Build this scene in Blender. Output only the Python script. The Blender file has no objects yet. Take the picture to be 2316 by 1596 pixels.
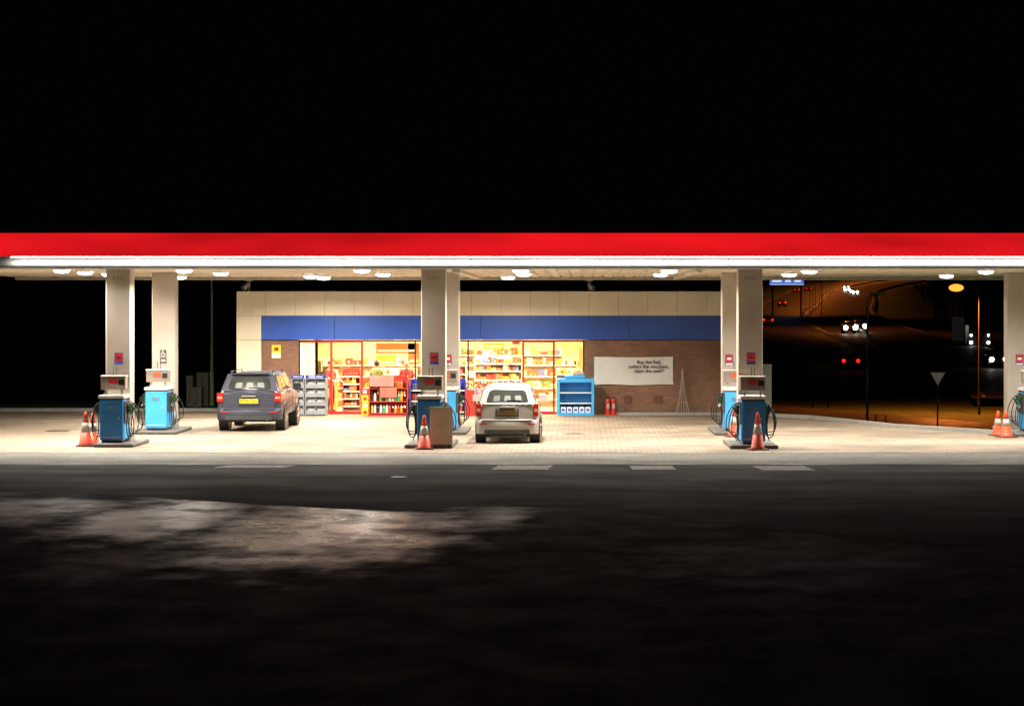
import bpy, math, random
from mathutils import Vector, Matrix
random.seed(7)
sc=bpy.context.scene
COL=sc.collection
# ---------------------------------------------------------------- materials
MATS={}
def M(name,col,rough=.6,metal=0,emit=None,es=0,var=.15,scale=3,bump=0,spec=.5):
    if name in MATS: return MATS[name]
    m=bpy.data.materials.new(name); m.use_nodes=True
    nt=m.node_tree; b=nt.nodes['Principled BSDF']
    b.inputs['Roughness'].default_value=rough; b.inputs['Metallic'].default_value=metal
    b.inputs['Specular IOR Level'].default_value=spec
    tc=nt.nodes.new('ShaderNodeTexCoord'); n=nt.nodes.new('ShaderNodeTexNoise')
    n.inputs['Scale'].default_value=scale; n.inputs['Detail'].default_value=5
    nt.links.new(tc.outputs['Object'],n.inputs['Vector'])
    r=nt.nodes.new('ShaderNodeValToRGB')
    r.color_ramp.elements[0].position=.3; r.color_ramp.elements[1].position=.7
    r.color_ramp.elements[0].color=[c*(1-var) for c in col]+[1]
    r.color_ramp.elements[1].color=[min(1,c*(1+var*.6)) for c in col]+[1]
    nt.links.new(n.outputs['Fac'],r.inputs['Fac']); nt.links.new(r.outputs['Color'],b.inputs['Base Color'])
    if bump:
        bp=nt.nodes.new('ShaderNodeBump'); bp.inputs['Strength'].default_value=bump
        n2=nt.nodes.new('ShaderNodeTexNoise'); n2.inputs['Scale'].default_value=scale*12
        nt.links.new(tc.outputs['Object'],n2.inputs['Vector'])
        nt.links.new(n2.outputs['Fac'],bp.inputs['Height']); nt.links.new(bp.outputs['Normal'],b.inputs['Normal'])
    if emit:
        b.inputs['Emission Color'].default_value=list(emit)+[1]; b.inputs['Emission Strength'].default_value=es
    MATS[name]=m; return m

cream=M('cream_cladding',(.76,.69,.52),.35,var=.08,scale=.7)
colpaint=M('column_paint',(.44,.38,.32),.5,var=.12,scale=1.5)
bluep=M('blue_fascia_panel',(.026,.09,.42),.35,var=.12,scale=.6)
dark=M('black_plastic',(.015,.015,.015),.4)
rubber=M('rubber',(.012,.012,.012),.7)
steel=M('brushed_steel',(.45,.44,.41),.35,.6)
greym=M('grey_metal',(.28,.28,.28),.5,.2)
redf=M('red_frame',(.45,.02,.015),.4)
redp=M('red_plastic',(.5,.03,.02),.4)
white=M('white_paint',(.78,.77,.74),.5,var=.06)
concrete=M('concrete',(.34,.32,.28),.85,bump=.3,scale=4)
kerbm=M('kerb_stone',(.32,.31,.27),.8,bump=.3,scale=4)
pumpblue=M('pump_blue',(.025,.20,.55),.35,var=.15,scale=2)
skyblue=M('sky_blue_plastic',(.05,.36,.72),.4,var=.12)
orange=M('cone_orange',(.70,.07,.02),.5,var=.3,scale=6)
yellowp=M('number_plate_yellow',(.75,.58,.02),.4,var=.05)
soffit=M('soffit',(.64,.58,.45),.6,var=.15,scale=.5)
lampW=M('lamp_lens',(1,1,1),.4,emit=(.93,.96,1),es=22)
redfascia=M('red_fascia',(.4,.01,.01),.4,emit=(.79,.009,.013),es=.95,var=.1)
tube_m=M('strip_lamp',(1,1,1),.4,emit=(1,.98,.93),es=24)

def fascia_variation(m):
    nt=m.node_tree; b=nt.nodes['Principled BSDF']
    tc=nt.nodes.new('ShaderNodeTexCoord'); mp=nt.nodes.new('ShaderNodeMapping'); mp.inputs['Scale'].default_value=(.16,1,.9)
    n=nt.nodes.new('ShaderNodeTexNoise'); n.inputs['Scale'].default_value=1.6; n.inputs['Detail'].default_value=2
    mr=nt.nodes.new('ShaderNodeMapRange'); mr.inputs['From Min'].default_value=.3; mr.inputs['From Max'].default_value=.7
    mr.inputs['To Min'].default_value=.62; mr.inputs['To Max'].default_value=1.08
    nt.links.new(tc.outputs['Object'],mp.inputs['Vector']); nt.links.new(mp.outputs['Vector'],n.inputs['Vector'])
    nt.links.new(n.outputs['Fac'],mr.inputs['Value']); nt.links.new(mr.outputs['Result'],b.inputs['Emission Strength'])
fascia_variation(redfascia)

def brick_mat(name,c1,c2,mortar,vertical=True,bw=.225,bh=.075,msize=.01,rough=.8,big=.25,bump=.4):
    m=bpy.data.materials.new(name); m.use_nodes=True; nt=m.node_tree; b=nt.nodes['Principled BSDF']
    tc=nt.nodes.new('ShaderNodeTexCoord'); sp=nt.nodes.new('ShaderNodeSeparateXYZ'); cb=nt.nodes.new('ShaderNodeCombineXYZ')
    nt.links.new(tc.outputs['Object'],sp.inputs[0]); nt.links.new(sp.outputs['X'],cb.inputs['X'])
    nt.links.new(sp.outputs['Z' if vertical else 'Y'],cb.inputs['Y'])
    br=nt.nodes.new('ShaderNodeTexBrick'); br.inputs['Scale'].default_value=1
    br.inputs['Brick Width'].default_value=bw; br.inputs['Row Height'].default_value=bh; br.inputs['Mortar Size'].default_value=msize
    br.inputs['Color1'].default_value=(*c1,1); br.inputs['Color2'].default_value=(*c2,1); br.inputs['Mortar'].default_value=(*mortar,1)
    nt.links.new(cb.outputs[0],br.inputs['Vector'])
    n=nt.nodes.new('ShaderNodeTexNoise'); n.inputs['Scale'].default_value=.5 if not vertical else .8; n.inputs['Detail'].default_value=8
    nt.links.new(tc.outputs['Object'],n.inputs['Vector'])
    mr=nt.nodes.new('ShaderNodeMapRange'); mr.inputs['From Min'].default_value=.3; mr.inputs['From Max'].default_value=.7
    mr.inputs['To Min'].default_value=1-big; mr.inputs['To Max'].default_value=1+big*.5
    nt.links.new(n.outputs['Fac'],mr.inputs['Value'])
    mx=nt.nodes.new('ShaderNodeVectorMath'); mx.operation='SCALE'
    nt.links.new(br.outputs['Color'],mx.inputs[0]); nt.links.new(mr.outputs['Result'],mx.inputs['Scale'])
    nt.links.new(mx.outputs[0],b.inputs['Base Color']); b.inputs['Roughness'].default_value=rough
    bp=nt.nodes.new('ShaderNodeBump'); bp.inputs['Strength'].default_value=bump; bp.inputs['Distance'].default_value=.01; bp.invert=True
    nt.links.new(br.outputs['Fac'],bp.inputs['Height']); nt.links.new(bp.outputs['Normal'],b.inputs['Normal'])
    return m
brick=brick_mat('brown_brick',(.29,.115,.055),(.19,.08,.045),(.20,.16,.12))
paver=brick_mat('block_paving',(.31,.235,.165),(.24,.185,.13),(.16,.125,.09),vertical=False,bw=.30,bh=.30,msize=.018,rough=.8,big=.4,bump=.2)
tilem=brick_mat('shop_floor_tile',(.5,.45,.36),(.46,.42,.34),(.3,.27,.2),vertical=False,bw=.4,bh=.4,rough=.3,big=.05)

def asphalt(name,c0,c1,r0,r1,wet=None,bumps=.6,streak=(.5,.5,1),wr=.23,dist=.1):
    m=bpy.data.materials.new(name); m.use_nodes=True; nt=m.node_tree; b=nt.nodes['Principled BSDF']; L=nt.links.new
    tc=nt.nodes.new('ShaderNodeTexCoord'); mp=nt.nodes.new('ShaderNodeMapping'); mp.inputs['Scale'].default_value=streak
    L(tc.outputs['Object'],mp.inputs['Vector'])
    n=nt.nodes.new('ShaderNodeTexNoise'); n.inputs['Scale'].default_value=.9; n.inputs['Detail'].default_value=10; n.inputs['Roughness'].default_value=.66; n.inputs['Distortion'].default_value=dist
    L(mp.outputs[0],n.inputs['Vector'])
    r=nt.nodes.new('ShaderNodeValToRGB'); r.color_ramp.elements[0].position=.36; r.color_ramp.elements[1].position=.64
    r.color_ramp.elements[0].color=(*c0,1); r.color_ramp.elements[1].color=(*c1,1)
    L(n.outputs['Fac'],r.inputs['Fac'])
    g=nt.nodes.new('ShaderNodeTexNoise'); g.inputs['Scale'].default_value=35; g.inputs['Detail'].default_value=3; L(tc.outputs['Object'],g.inputs['Vector'])
    gm=nt.nodes.new('ShaderNodeMapRange'); gm.inputs['From Min'].default_value=.3; gm.inputs['From Max'].default_value=.7; gm.inputs['To Min'].default_value=.55; gm.inputs['To Max'].default_value=1.45
    L(g.outputs['Fac'],gm.inputs['Value'])
    sc_=nt.nodes.new('ShaderNodeVectorMath'); sc_.operation='SCALE'; L(r.outputs['Color'],sc_.inputs[0]); L(gm.outputs['Result'],sc_.inputs['Scale'])
    L(sc_.outputs[0],b.inputs['Base Color'])
    mr=nt.nodes.new('ShaderNodeMapRange'); mr.inputs['From Min'].default_value=.38; mr.inputs['From Max'].default_value=.62
    mr.inputs['To Min'].default_value=r1; mr.inputs['To Max'].default_value=r0
    L(n.outputs['Fac'],mr.inputs['Value'])
    out=mr.outputs['Result']
    if wet:
        sp=nt.nodes.new('ShaderNodeSeparateXYZ'); L(tc.outputs['Object'],sp.inputs[0])
        tot=None
        def ma(op,a,bv=None):
            q=nt.nodes.new('ShaderNodeMath'); q.operation=op
            for i,v in enumerate((a,bv)):
                if v is None: continue
                if isinstance(v,(int,float)): q.inputs[i].default_value=v
                else: L(v,q.inputs[i])
            return q.outputs[0]
        for (cx,cy,rx,ry,amt) in wet:
            dx=ma('DIVIDE',ma('SUBTRACT',sp.outputs['X'],cx),rx); dy=ma('DIVIDE',ma('SUBTRACT',sp.outputs['Y'],cy),ry)
            d=ma('ADD',ma('MULTIPLY',dx,dx),ma('MULTIPLY',dy,dy))
            d=ma('ADD',d,ma('MULTIPLY',ma('SUBTRACT',n.outputs['Fac'],.5),-3.2))
            mm=nt.nodes.new('ShaderNodeMapRange'); mm.interpolation_type='SMOOTHSTEP'
            mm.inputs['From Min'].default_value=-.2; mm.inputs['From Max'].default_value=1.7; mm.inputs['To Min'].default_value=amt; mm.inputs['To Max'].default_value=0
            L(d,mm.inputs['Value'])
            tot=mm.outputs[0] if tot is None else ma('MAXIMUM',tot,mm.outputs[0])
        mxr=nt.nodes.new('ShaderNodeMix'); mxr.data_type='FLOAT'
        L(tot,mxr.inputs[0]); L(out,mxr.inputs[2]); mxr.inputs[3].default_value=wr
        out=mxr.outputs[0]
        ms=nt.nodes.new('ShaderNodeMapRange'); ms.inputs['To Min'].default_value=.03; ms.inputs['To Max'].default_value=.40; L(tot,ms.inputs['Value'])
        L(ms.outputs[0],b.inputs['Specular IOR Level'])
    else: b.inputs['Specular IOR Level'].default_value=.10
    L(out,b.inputs['Roughness'])
    bp=nt.nodes.new('ShaderNodeBump'); bp.inputs['Strength'].default_value=bumps; bp.inputs['Distance'].default_value=.01
    L(g.outputs['Fac'],bp.inputs['Height']); L(bp.outputs[0],b.inputs['Normal'])
    return m
old_asph=asphalt('worn_wet_asphalt',(.010,.011,.008),(.028,.028,.020),.65,.85,
      wet=[(-4.0,35.5,2.3,5.6,1.0),(-6.9,37.5,1.6,4.2,.8),(-9.6,39,2.0,2.6,.55),(-1.4,38.3,.6,2.2,.45),(2.6,31.5,1.8,3.0,.15),(-6.5,31,.8,2.5,.3)],bumps=.3,streak=(1.1,.8,1))
new_asph=asphalt('newer_asphalt',(.018,.019,.018),(.040,.041,.039),.8,.95,streak=(.3,.6,1))
apron_m=asphalt('concrete_apron',(.20,.195,.175),(.27,.26,.235),.7,.9)
far_asph=asphalt('motorway_asphalt',(.06,.055,.05),(.09,.08,.07),.5,.7,bumps=.1)
grass_m=M('grass',(.055,.085,.018),.9,var=.6,scale=1.2,bump=.8)
mark_m=M('worn_road_paint',(.24,.24,.23),.8,var=.6,scale=5)

# ---------------------------------------------------------------- mesh builder
def empty(name,loc=(0,0,0)):
    e=bpy.data.objects.new(name,None); e.location=loc; e.empty_display_size=.3; COL.objects.link(e); return e
class MB:
    def __init__(s): s.v=[];s.f=[];s.m=[];s.mats=[]
    def mi(s,m):
        if m not in s.mats: s.mats.append(m)
        return s.mats.index(m)
    def raw(s,vs,fs,m):
        o=len(s.v); s.v+= [tuple(v) for v in vs]; k=s.mi(m)
        for f in fs: s.f.append([i+o for i in f]); s.m.append(k)
    def box(s,x0,x1,y0,y1,z0,z1,m,rot=0,piv=None):
        vs=[(x,y,z) for z in (z0,z1) for y in (y0,y1) for x in (x0,x1)]
        if rot:
            c=piv or ((x0+x1)/2,(y0+y1)/2); ca,sa=math.cos(rot),math.sin(rot)
            vs=[(c[0]+(x-c[0])*ca-(y-c[1])*sa,c[1]+(x-c[0])*sa+(y-c[1])*ca,z) for x,y,z in vs]
        s.raw(vs,[(0,2,3,1),(4,5,7,6),(0,1,5,4),(2,6,7,3),(0,4,6,2),(1,3,7,5)],m)
    def lathe(s,cx,cy,prof,m,n=14):
        vs=[];fs=[]
        for r,z in prof:
            for i in range(n):
                a=2*math.pi*i/n; vs.append((cx+r*math.cos(a),cy+r*math.sin(a),z))
        for j in range(len(prof)-1):
            for i in range(n):
                k=(i+1)%n; fs.append((j*n+i,j*n+k,(j+1)*n+k,(j+1)*n+i))
        fs.append(tuple(range(n))[::-1]); fs.append(tuple((len(prof)-1)*n+i for i in range(n)))
        s.raw(vs,fs,m)
    def cyl(s,p,q,r,m,n=10,r2=None):
        p=Vector(p);q=Vector(q);d=(q-p).normalized(); u=d.orthogonal().normalized(); w=d.cross(u); r2=r if r2 is None else r2
        vs=[]
        for c,rr in ((p,r),(q,r2)):
            for i in range(n):
                a=2*math.pi*i/n; vs.append(c+u*rr*math.cos(a)+w*rr*math.sin(a))
        fs=[(i,(i+1)%n,n+(i+1)%n,n+i) for i in range(n)]+[tuple(range(n))[::-1],tuple(range(n,2*n))]
        s.raw(vs,fs,m)
    def tube(s,pts,r,m,n=6):
        pts=[Vector(p) for p in pts]; vs=[];fs=[]
        up=Vector((0,1,0.01)).normalized()
        for i,p in enumerate(pts):
            d=(pts[min(i+1,len(pts)-1)]-pts[max(i-1,0)]).normalized()
            u=d.cross(up).normalized(); w=d.cross(u)
            for k in range(n):
                a=2*math.pi*k/n; vs.append(p+u*r*math.cos(a)+w*r*math.sin(a))
        for i in range(len(pts)-1):
            for k in range(n):
                k2=(k+1)%n; fs.append((i*n+k,i*n+k2,(i+1)*n+k2,(i+1)*n+k))
        s.raw(vs,fs,m)
    def quad(s,a,b,c,d,m): s.raw([a,b,c,d],[(0,1,2,3)],m)
    def poly(s,pts,m): s.raw(pts,[tuple(range(len(pts)))],m)
    def ball(s,c,r,m,n=8,sz=1):
        vs=[];fs=[]
        k=n//2
        for j in range(1,k):
            t=math.pi*j/k
            for i in range(n):
                a=2*math.pi*i/n; vs.append((c[0]+r*math.sin(t)*math.cos(a),c[1]+r*math.sin(t)*math.sin(a),c[2]+r*sz*math.cos(t)))
        o=len(vs); vs+=[(c[0],c[1],c[2]+r*sz),(c[0],c[1],c[2]-r*sz)]
        for j in range(k-2):
            for i in range(n): fs.append((j*n+i,(j+1)*n+i,(j+1)*n+(i+1)%n,j*n+(i+1)%n))
        for i in range(n): fs.append((o,i,(i+1)%n)); fs.append((o+1,(k-2)*n+(i+1)%n,(k-2)*n+i))
        s.raw(vs,fs,m)
    def build(s,name,parent=None,bevel=0,smooth=False,seg=2,sub=0):
        me=bpy.data.meshes.new(name); me.from_pydata(s.v,[],s.f)
        for m in s.mats: me.materials.append(m)
        for p,k in zip(me.polygons,s.m): p.material_index=k; p.use_smooth=smooth
        me.update(); o=bpy.data.objects.new(name,me); COL.objects.link(o)
        if parent: o.parent=parent
        if bevel:
            b=o.modifiers.new('b','BEVEL'); b.width=bevel; b.segments=seg; b.limit_method='ANGLE'; b.angle_limit=math.radians(35)
        if sub:
            q=o.modifiers.new('s','SUBSURF'); q.levels=sub; q.render_levels=sub
        return o
def text(name,body,loc,size,m,parent=None,align='CENTER',rot=(math.pi/2,0,0),off=.0,sp=1.0):
    c=bpy.data.curves.new(name,'FONT'); c.body=body; c.size=size; c.align_x=align; c.align_y='CENTER'; c.extrude=.001; c.offset=off; c.space_line=sp
    c.materials.append(m); o=bpy.data.objects.new(name,c); o.location=loc; o.rotation_euler=rot; COL.objects.link(o)
    if parent: o.parent=parent
    return o
def area(name,loc,power,col,size,spread=170,parent=None,rot=(0,0,0),sy=None):
    l=bpy.data.lights.new(name,'AREA'); l.energy=power; l.color=col; l.size=size
    if sy: l.shape='RECTANGLE'; l.size_y=sy
    else: l.shape='DISK'
    l.spread=math.radians(spread); o=bpy.data.objects.new(name,l); o.location=loc; o.rotation_euler=rot; COL.objects.link(o)
    if parent: o.parent=parent
    return o

# ---------------------------------------------------------------- terrain
def interp(x,pts):
    if x<=pts[0][0]: return pts[0][1]
    for (a,b),(c,d) in zip(pts,pts[1:]):
        if x<=c: return b+(d-b)*(x-a)/(c-a)
    return pts[-1][1]
def sm(t): t=max(0,min(1,t)); return t*t*(3-2*t)
KERB=[(5.9,73.2),(7.25,71.8),(9.1,66.4),(11.3,63.2),(16,60.2),(30,57.5),(60,56)]
def tz(x,y):
    if y>=170: return interp(y,[(170,-3),(300,0),(500,3.5),(900,13),(1300,22),(4000,40)])
    k=86+ (interp(x,KERB)-86)*sm((x-4.5)/1.5) if x<7 else interp(x,KERB)
    return -.03-2.97*sm((y-k-1.0)/34)
def axis(fine0,fine1,step,lo,hi,extra=()):
    a=[];v=fine0
    while v<fine1: a.append(v); v+=step
    st=step*1.5
    while v<hi: a.append(v); v+=st; st*=1.25
    a.append(hi); st=step*1.5; v=fine0-st
    while v>lo: a.insert(0,v); v-=st; st*=1.25
    a.insert(0,lo); a=sorted(set(a)|set(extra)); return a
xs=axis(-30,50,1.6,-900,1200); ys=axis(0,180,1.6,-300,3500,(300,500,900,1300))
mb=MB(); vs=[(x,y,tz(x,y)) for y in ys for x in xs]; nx=len(xs)
fs=[(j*nx+i,j*nx+i+1,(j+1)*nx+i+1,(j+1)*nx+i) for j in range(len(ys)-1) for i in range(nx-1)]
mb.raw(vs,fs,grass_m); mb.build('ground',smooth=True)

# flat sheets
mb=MB(); mb.poly([(-60,-30,0),(60,-30,0),(60,51.2,0),(-60,51.2,0)],old_asph); mb.build('asphalt_road')
near=[(-40,47.5),(-16,45.2),(-11.2,44.0),(-8.3,42.2),(-6,40.7),(-4.4,39.7),(-3.1,39.0),(-2.4,39.6),(-1.8,40.2),(-.6,40.0),(.7,39.4),(1.7,37.6),(2.7,36.2),(4.4,34.6),(6.3,32.6),(9,30),(40,26)]
mb=MB(); mb.poly([(x,y,.006) for x,y in near]+[(40,51.2,.006),(-40,51.2,.006)],new_asph); mb.build('asphalt_resurfaced_lane')
mb=MB(); mb.poly([(-45,50.9,.012),(45,50.9,.012),(45,54.6,.012),(-45,54.6,.012)],apron_m); mb.build('forecourt_apron')
mb=MB(); mb.box(-45,45,50.82,50.9,-.01,.011,dark); mb.build('drainage_channel')
mb=MB(); mb.poly([(-45,54.6,.02),(30,54.6,.02)]+[(x,y,.02) for x,y in KERB[:6]][::-1]+[(5.9,76.9,.02),(-45,76.9,.02)],paver); mb.build('forecourt_paving')
def strip(mb,pts,w,z0,z1,m):
    for (a,b),(c,d) in zip(pts,pts[1:]):
        v=Vector((c-a,d-b)).normalized(); n=Vector((-v.y,v.x))*w
        vs=[(a,b,z0),(c,d,z0),(c+n.x,d+n.y,z0),(a+n.x,b+n.y,z0),(a,b,z1),(c,d,z1),(c+n.x,d+n.y,z1),(a+n.x,b+n.y,z1)]
        mb.raw(vs,[(0,3,2,1),(4,5,6,7),(0,1,5,4),(1,2,6,5),(2,3,7,6),(3,0,4,7)],m)
mb=MB(); strip(mb,KERB[:6],.16,-.3,.13,kerbm); strip(mb,[(-45,76.9),(-11.4,76.9)],.16,-.1,.13,kerbm); mb.box(.9,5.9,74.2,74.7,-.02,.10,kerbm); mb.build('kerb',bevel=.01)
def marking(x0,x1,y0,y1,sk):
    mb=MB(); n=14
    top=[(x0+sk+(x1-x0)*i/n,y1+random.uniform(-.05,.03),.0125) for i in range(n+1)]
    bot=[(x0+(x1-x0)*i/n,y0+random.uniform(-.03,.05),.0125) for i in range(n+1)]
    mb.raw(bot+top,[(i,i+1,n+2+i,n+1+i) for i in range(n)],mark_m); mb.build('road_marking')
marking(-1.9,-.68,49.1,50.4,.1); marking(1.15,2.1,49.1,50.3,-.05); marking(3.95,5.1,48.9,50.2,-.15); marking(-8.0,-6.5,49.7,50.5,.25)
mb=MB(); mb.lathe(-3.72,46.9,[(.17,.007),(.17,.016),(.15,.017)],M('manhole_iron',(.1,.08,.05),.5,.6),20); mb.build('manhole_cover')
mb=MB(); mb.lathe(-14.8,64.6,[(.35,.021),(.35,.028),(.3,.029)],M('manhole_iron',(.1,.08,.05),.5,.6),20); mb.build('manhole_cover')
mb=MB(); mb.lathe(-.15,63.2,[(.3,.021),(.3,.026),(.26,.027)],M('manhole_iron',(.1,.08,.05),.5,.6),20); mb.build('manhole_cover')

# ---------------------------------------------------------------- canopy
can=empty('petrol_station_canopy',(0,64,0))
def child(o,p): o.parent=p; o.matrix_parent_inverse=p.matrix_basis.inverted(); return o
CX0,CX1=-18,19
mb=MB(); mb.box(CX0,CX1,54.85,72.55,4.62,5.15,M('canopy_roof_sheet',(.1,.1,.1),.7)); child(mb.build('roof_deck'),can)
mb=MB()
x=CX0; vs=[];fs=[]
prof=[]
while x<CX1:
    prof+=[(x,4.50),(x+.22,4.50),(x+.25,4.53),(x+.30,4.53)]; x+=.33
for xx,zz in prof: vs+=[(xx,54.9,zz),(xx,72.6,zz)]
for i in range(len(prof)-1): fs.append((2*i,2*i+2,2*i+3,2*i+1))
mb.raw(vs,fs,soffit)
mb.box(CX0,CX1,72.6,72.75,4.40,5.2,M('canopy_rear_trim',(.35,.33,.28),.6)); mb.box(-3.3,-3.1,59,72.4,4.42,4.49,soffit); mb.box(3.0,3.2,59,72.4,4.42,4.49,soffit)
child(mb.build('soffit'),can)
mb=MB()
for i in range(8):
    a=CX0-.1+i*(CX1-CX0+.2)/8; mb.box(a+.001,a+(CX1-CX0+.2)/8-.001,54.3,54.8,4.735,5.285,redfascia)
mb.box(CX0-.1,CX0-.06,54.81,72.7,4.735,5.285,redfascia); mb.box(CX1+.06,CX1+.1,54.81,72.7,4.735,5.285,redfascia)
child(mb.build('red_fascia'),can)
mb=MB(); mb.box(CX0,CX1,54.295,54.84,4.722,4.732,M('red_glow_shield',(.5,.5,.48),.5)); child(mb.build('red_glow_shield'),can)  # added shield that keeps the fascia's red glow off the cladding below
mb=MB(); clad=M('fascia_lower_cladding',(.50,.50,.47),.45,var=.35,scale=.5)
pr=[(54.78,4.72),(54.72,4.69),(54.64,4.64),(54.58,4.58),(54.545,4.52),(54.55,4.47),(54.62,4.44),(54.9,4.435)]
n=12
for k in range(n):
    a=CX0+k*(CX1-CX0)/n+.004; b=CX0+(k+1)*(CX1-CX0)/n-.004
    vs=[];
    for y,z in pr: vs+=[(a,y,z),(b,y,z)]
    mb.raw(vs,[(2*i,2*i+1,2*i+3,2*i+2) for i in range(len(pr)-1)],clad)
child(mb.build('lower_cladding',smooth=True),can)
mb=MB(); mb.box(-13.6,CX1,54.44,54.50,4.704,4.7215,tube_m); child(mb.build('strip_lamp'),can)
L=[(-13.1,57.6),(-13.2,60.8),(-13.2,63.9),(-10,57.6),(-9.8,62.2),(-8,67.8),(-8,71.2),(-5.5,57.6),(-2.2,70.4),(-1.5,58.2),(-1.55,63.7),(2.3,64.5),(2.3,58.2),(5.95,64.5),(5.94,58.8),(10.8,66.9),(10.6,59.3),(14.8,58.5),(14.8,65.5),(-16.3,58.5),(-5.5,63.9),(-12.2,69.5)]
mb=MB(); mf=MB()
for i,(x,y) in enumerate(L):
    mf.lathe(x,y,[(.26,4.50),(.26,4.47),(.22,4.455)],white,16)
    mb.lathe(x,y,[(.20,4.454),(.19,4.42),(.13,4.395),(.04,4.385)],lampW,16)
    child(area('canopy_light_%d'%i,(x,y,4.37),(440 if y<60 else 260) if y<67 else 500,(1,.94,.83),.34,160),can)
child(mf.build('light_housings'),can); child(mb.build('light_lenses',smooth=True),can)
# columns
black_text=M('dark_text',(.06,.05,.05),.6)
signred=M('sign_red',(.5,.02,.02),.5); signblue=M('sign_blue',(.02,.06,.4),.5)
for X in (-11.7,-3.7,4.34,12.37):
    for Y,w in ((58.0,.31),(64.3,.32)):
        mb=MB(); mb.box(X-w,X+w,Y-.28,Y+.28,.0,4.5,colpaint); mb.box(X-w-.015,X+w+.015,Y-.295,Y+.295,.0,.5,M('column_skirt',(.3,.28,.25),.6))
        child(mb.build('column',bevel=.02),can)
        if Y<60: child(text('height_text','4.2m',(X,Y-.283,4.27),.15,M('faded_text',(.22,.2,.18),.6)),can)
        s=empty('column_notice',(X,Y-.29,2.22 if Y<60 else 2.05))
        if not(X<-11 and Y>60):
            sx=.02 if Y<60 else (-.12 if X<10 else .02)
            if Y>60 and X<0: sx=.0
            mb=MB(); mb.box(sx-.11,sx+.11,-.004,.0,-.15,.15,signblue); mb.box(sx-.095,sx+.095,-.008,-.004,-.08,.14,signred if Y<60 else redp)
            mb.box(sx-.06,sx+.06,-.012,-.008,.0,.06,white if Y>60 else M('sign_dark',(.12,.02,.02),.5)); mb.box(sx-.095,sx+.095,-.008,-.004,-.14,-.1,white if Y>60 else signblue)
            mb.build('panel',s)
        else:
            mb=MB(); mb.box(-.09,.09,-.004,0,.10,.28,black_text); mb.box(-.09,.09,-.004,0,-.10,.06,black_text)
            pts=[(.05*math.cos(t)-.01,-.008,.155+.045*math.sin(t)) for t in [math.radians(a) for a in range(100,380,20)]]
            mb.tube(pts,.007,white); mb.tube([(-.015,-.008,.235),(-.01,-.008,.18),(.035,-.008,.18),(.06,-.008,.13)],.008,white); mb.ball((-.015,-.008,.252),.014,white)
            mb.box(-.06,.06,-.008,-.004,-.05,.01,white)
            mb.build('panel',s)

# ---------------------------------------------------------------- shop
shop=empty('petrol_station_shop',(-2.9,79,0))
Y0=74.8
mb=MB()
mb.box(-10.43,-9.23,Y0,Y0+.25,0,2.46,brick); mb.box(.17,5.5,Y0,Y0+.25,0,2.46,brick)
mb.box(-11.2,-10.95,Y0+.2,84,0,4.0,brick); mb.box(5.25,5.5,Y0+.26,84,0,4.0,brick); mb.box(-11.2,5.5,84,84.25,0,4.0,brick)
child(mb.build('brick_walls'),shop)
mb=MB(); mb.box(-11.2,5.45,Y0+.03,Y0+.2,2.5,4.0,dark); mb.box(-11.1,5.4,Y0+.2,84,3.8,3.95,M('roof_felt',(.05,.05,.05),.9)); child(mb.build('roof'),shop)
mb=MB()
x=-11.25
while x<5.4:
    x1=min(x+.965,5.55); mb.box(x+.004,x1-.004,Y0-.10,Y0+.03,3.262,4.056,cream); x=x1
mb.box(-11.25,-10.44,Y0-.10,Y0+.19,0.02,2.46,cream); mb.box(-11.25,-10.44,Y0-.10,Y0+.03,2.468,3.254,cream)
for k in range(9): mb.box(-11.25,-11.205,Y0+.035+k,Y0+1.03+k,0.02,4.056,cream)
child(mb.build('cream_cladding',bevel=.006),shop)
mb=MB()
for a,b in ((-10.43,-8.04),(-8.04,-3.23),(-3.23,1.63),(1.63,5.5)): mb.box(a+.005,b-.005,Y0-.085,Y0+.03,2.472,3.254,bluep)
child(mb.build('blue_fascia',bevel=.006),shop)
mb=MB(); fy0,fy1=Y0+.05,Y0+.15
fram=[(-9.23,dark,.05),(-5.42,dark,.05),(-5.2,dark,.04),(-3.68,dark,.05),(.12,dark,.05)]
for x,m,w in fram: mb.box(x,x+w,fy0,fy1,.02,2.46,m)
for a,b in ((-8.19,-7.18),(-1.88,-.87)):
    mb.box(a,a+.07,fy0-.02,fy1,.02,2.46,redf); mb.box(b,b+.07,fy0-.02,fy1,.02,2.46,redf)
    mb.box(a+.07,b,fy0-.02,fy1,2.38,2.46,redf); mb.box(a+.07,b,fy0-.02,fy1,.02,.12,redf)
    mb.cyl((a+.2,fy0-.06,.95),(a+.2,fy0-.06,1.25),.015,steel,8)
mb.box(-9.18,-8.19,fy0,fy1,2.37,2.46,redf); mb.box(-7.11,-1.88,fy0,fy1,2.41,2.46,dark); mb.box(-.8,.12,fy0,fy1,2.40,2.46,redf)
mb.box(-9.18,-8.19,fy0,fy1,.02,.12,redf); mb.box(-7.11,-1.88,fy0,fy1,.02,.1,redf); mb.box(-.8,.12,fy0,fy1,.02,.1,redf)
mb.box(-2.2,-1.95,fy0-.02,fy0-.01,2.32,2.45,redp)
child(mb.build('window_frames'),shop)
gl=bpy.data.materials.new('window_glass'); gl.use_nodes=True; nt=gl.node_tree; nt.nodes.clear()
o_=nt.nodes.new('ShaderNodeOutputMaterial'); t_=nt.nodes.new('ShaderNodeBsdfTransparent'); g_=nt.nodes.new('ShaderNodeBsdfGlossy'); g_.inputs['Roughness'].default_value=.02; mx=nt.nodes.new('ShaderNodeMixShader'); mx.inputs[0].default_value=.06
nt.links.new(t_.outputs[0],mx.inputs[1]); nt.links.new(g_.outputs[0],mx.inputs[2]); nt.links.new(mx.outputs[0],o_.inputs[0])
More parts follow.
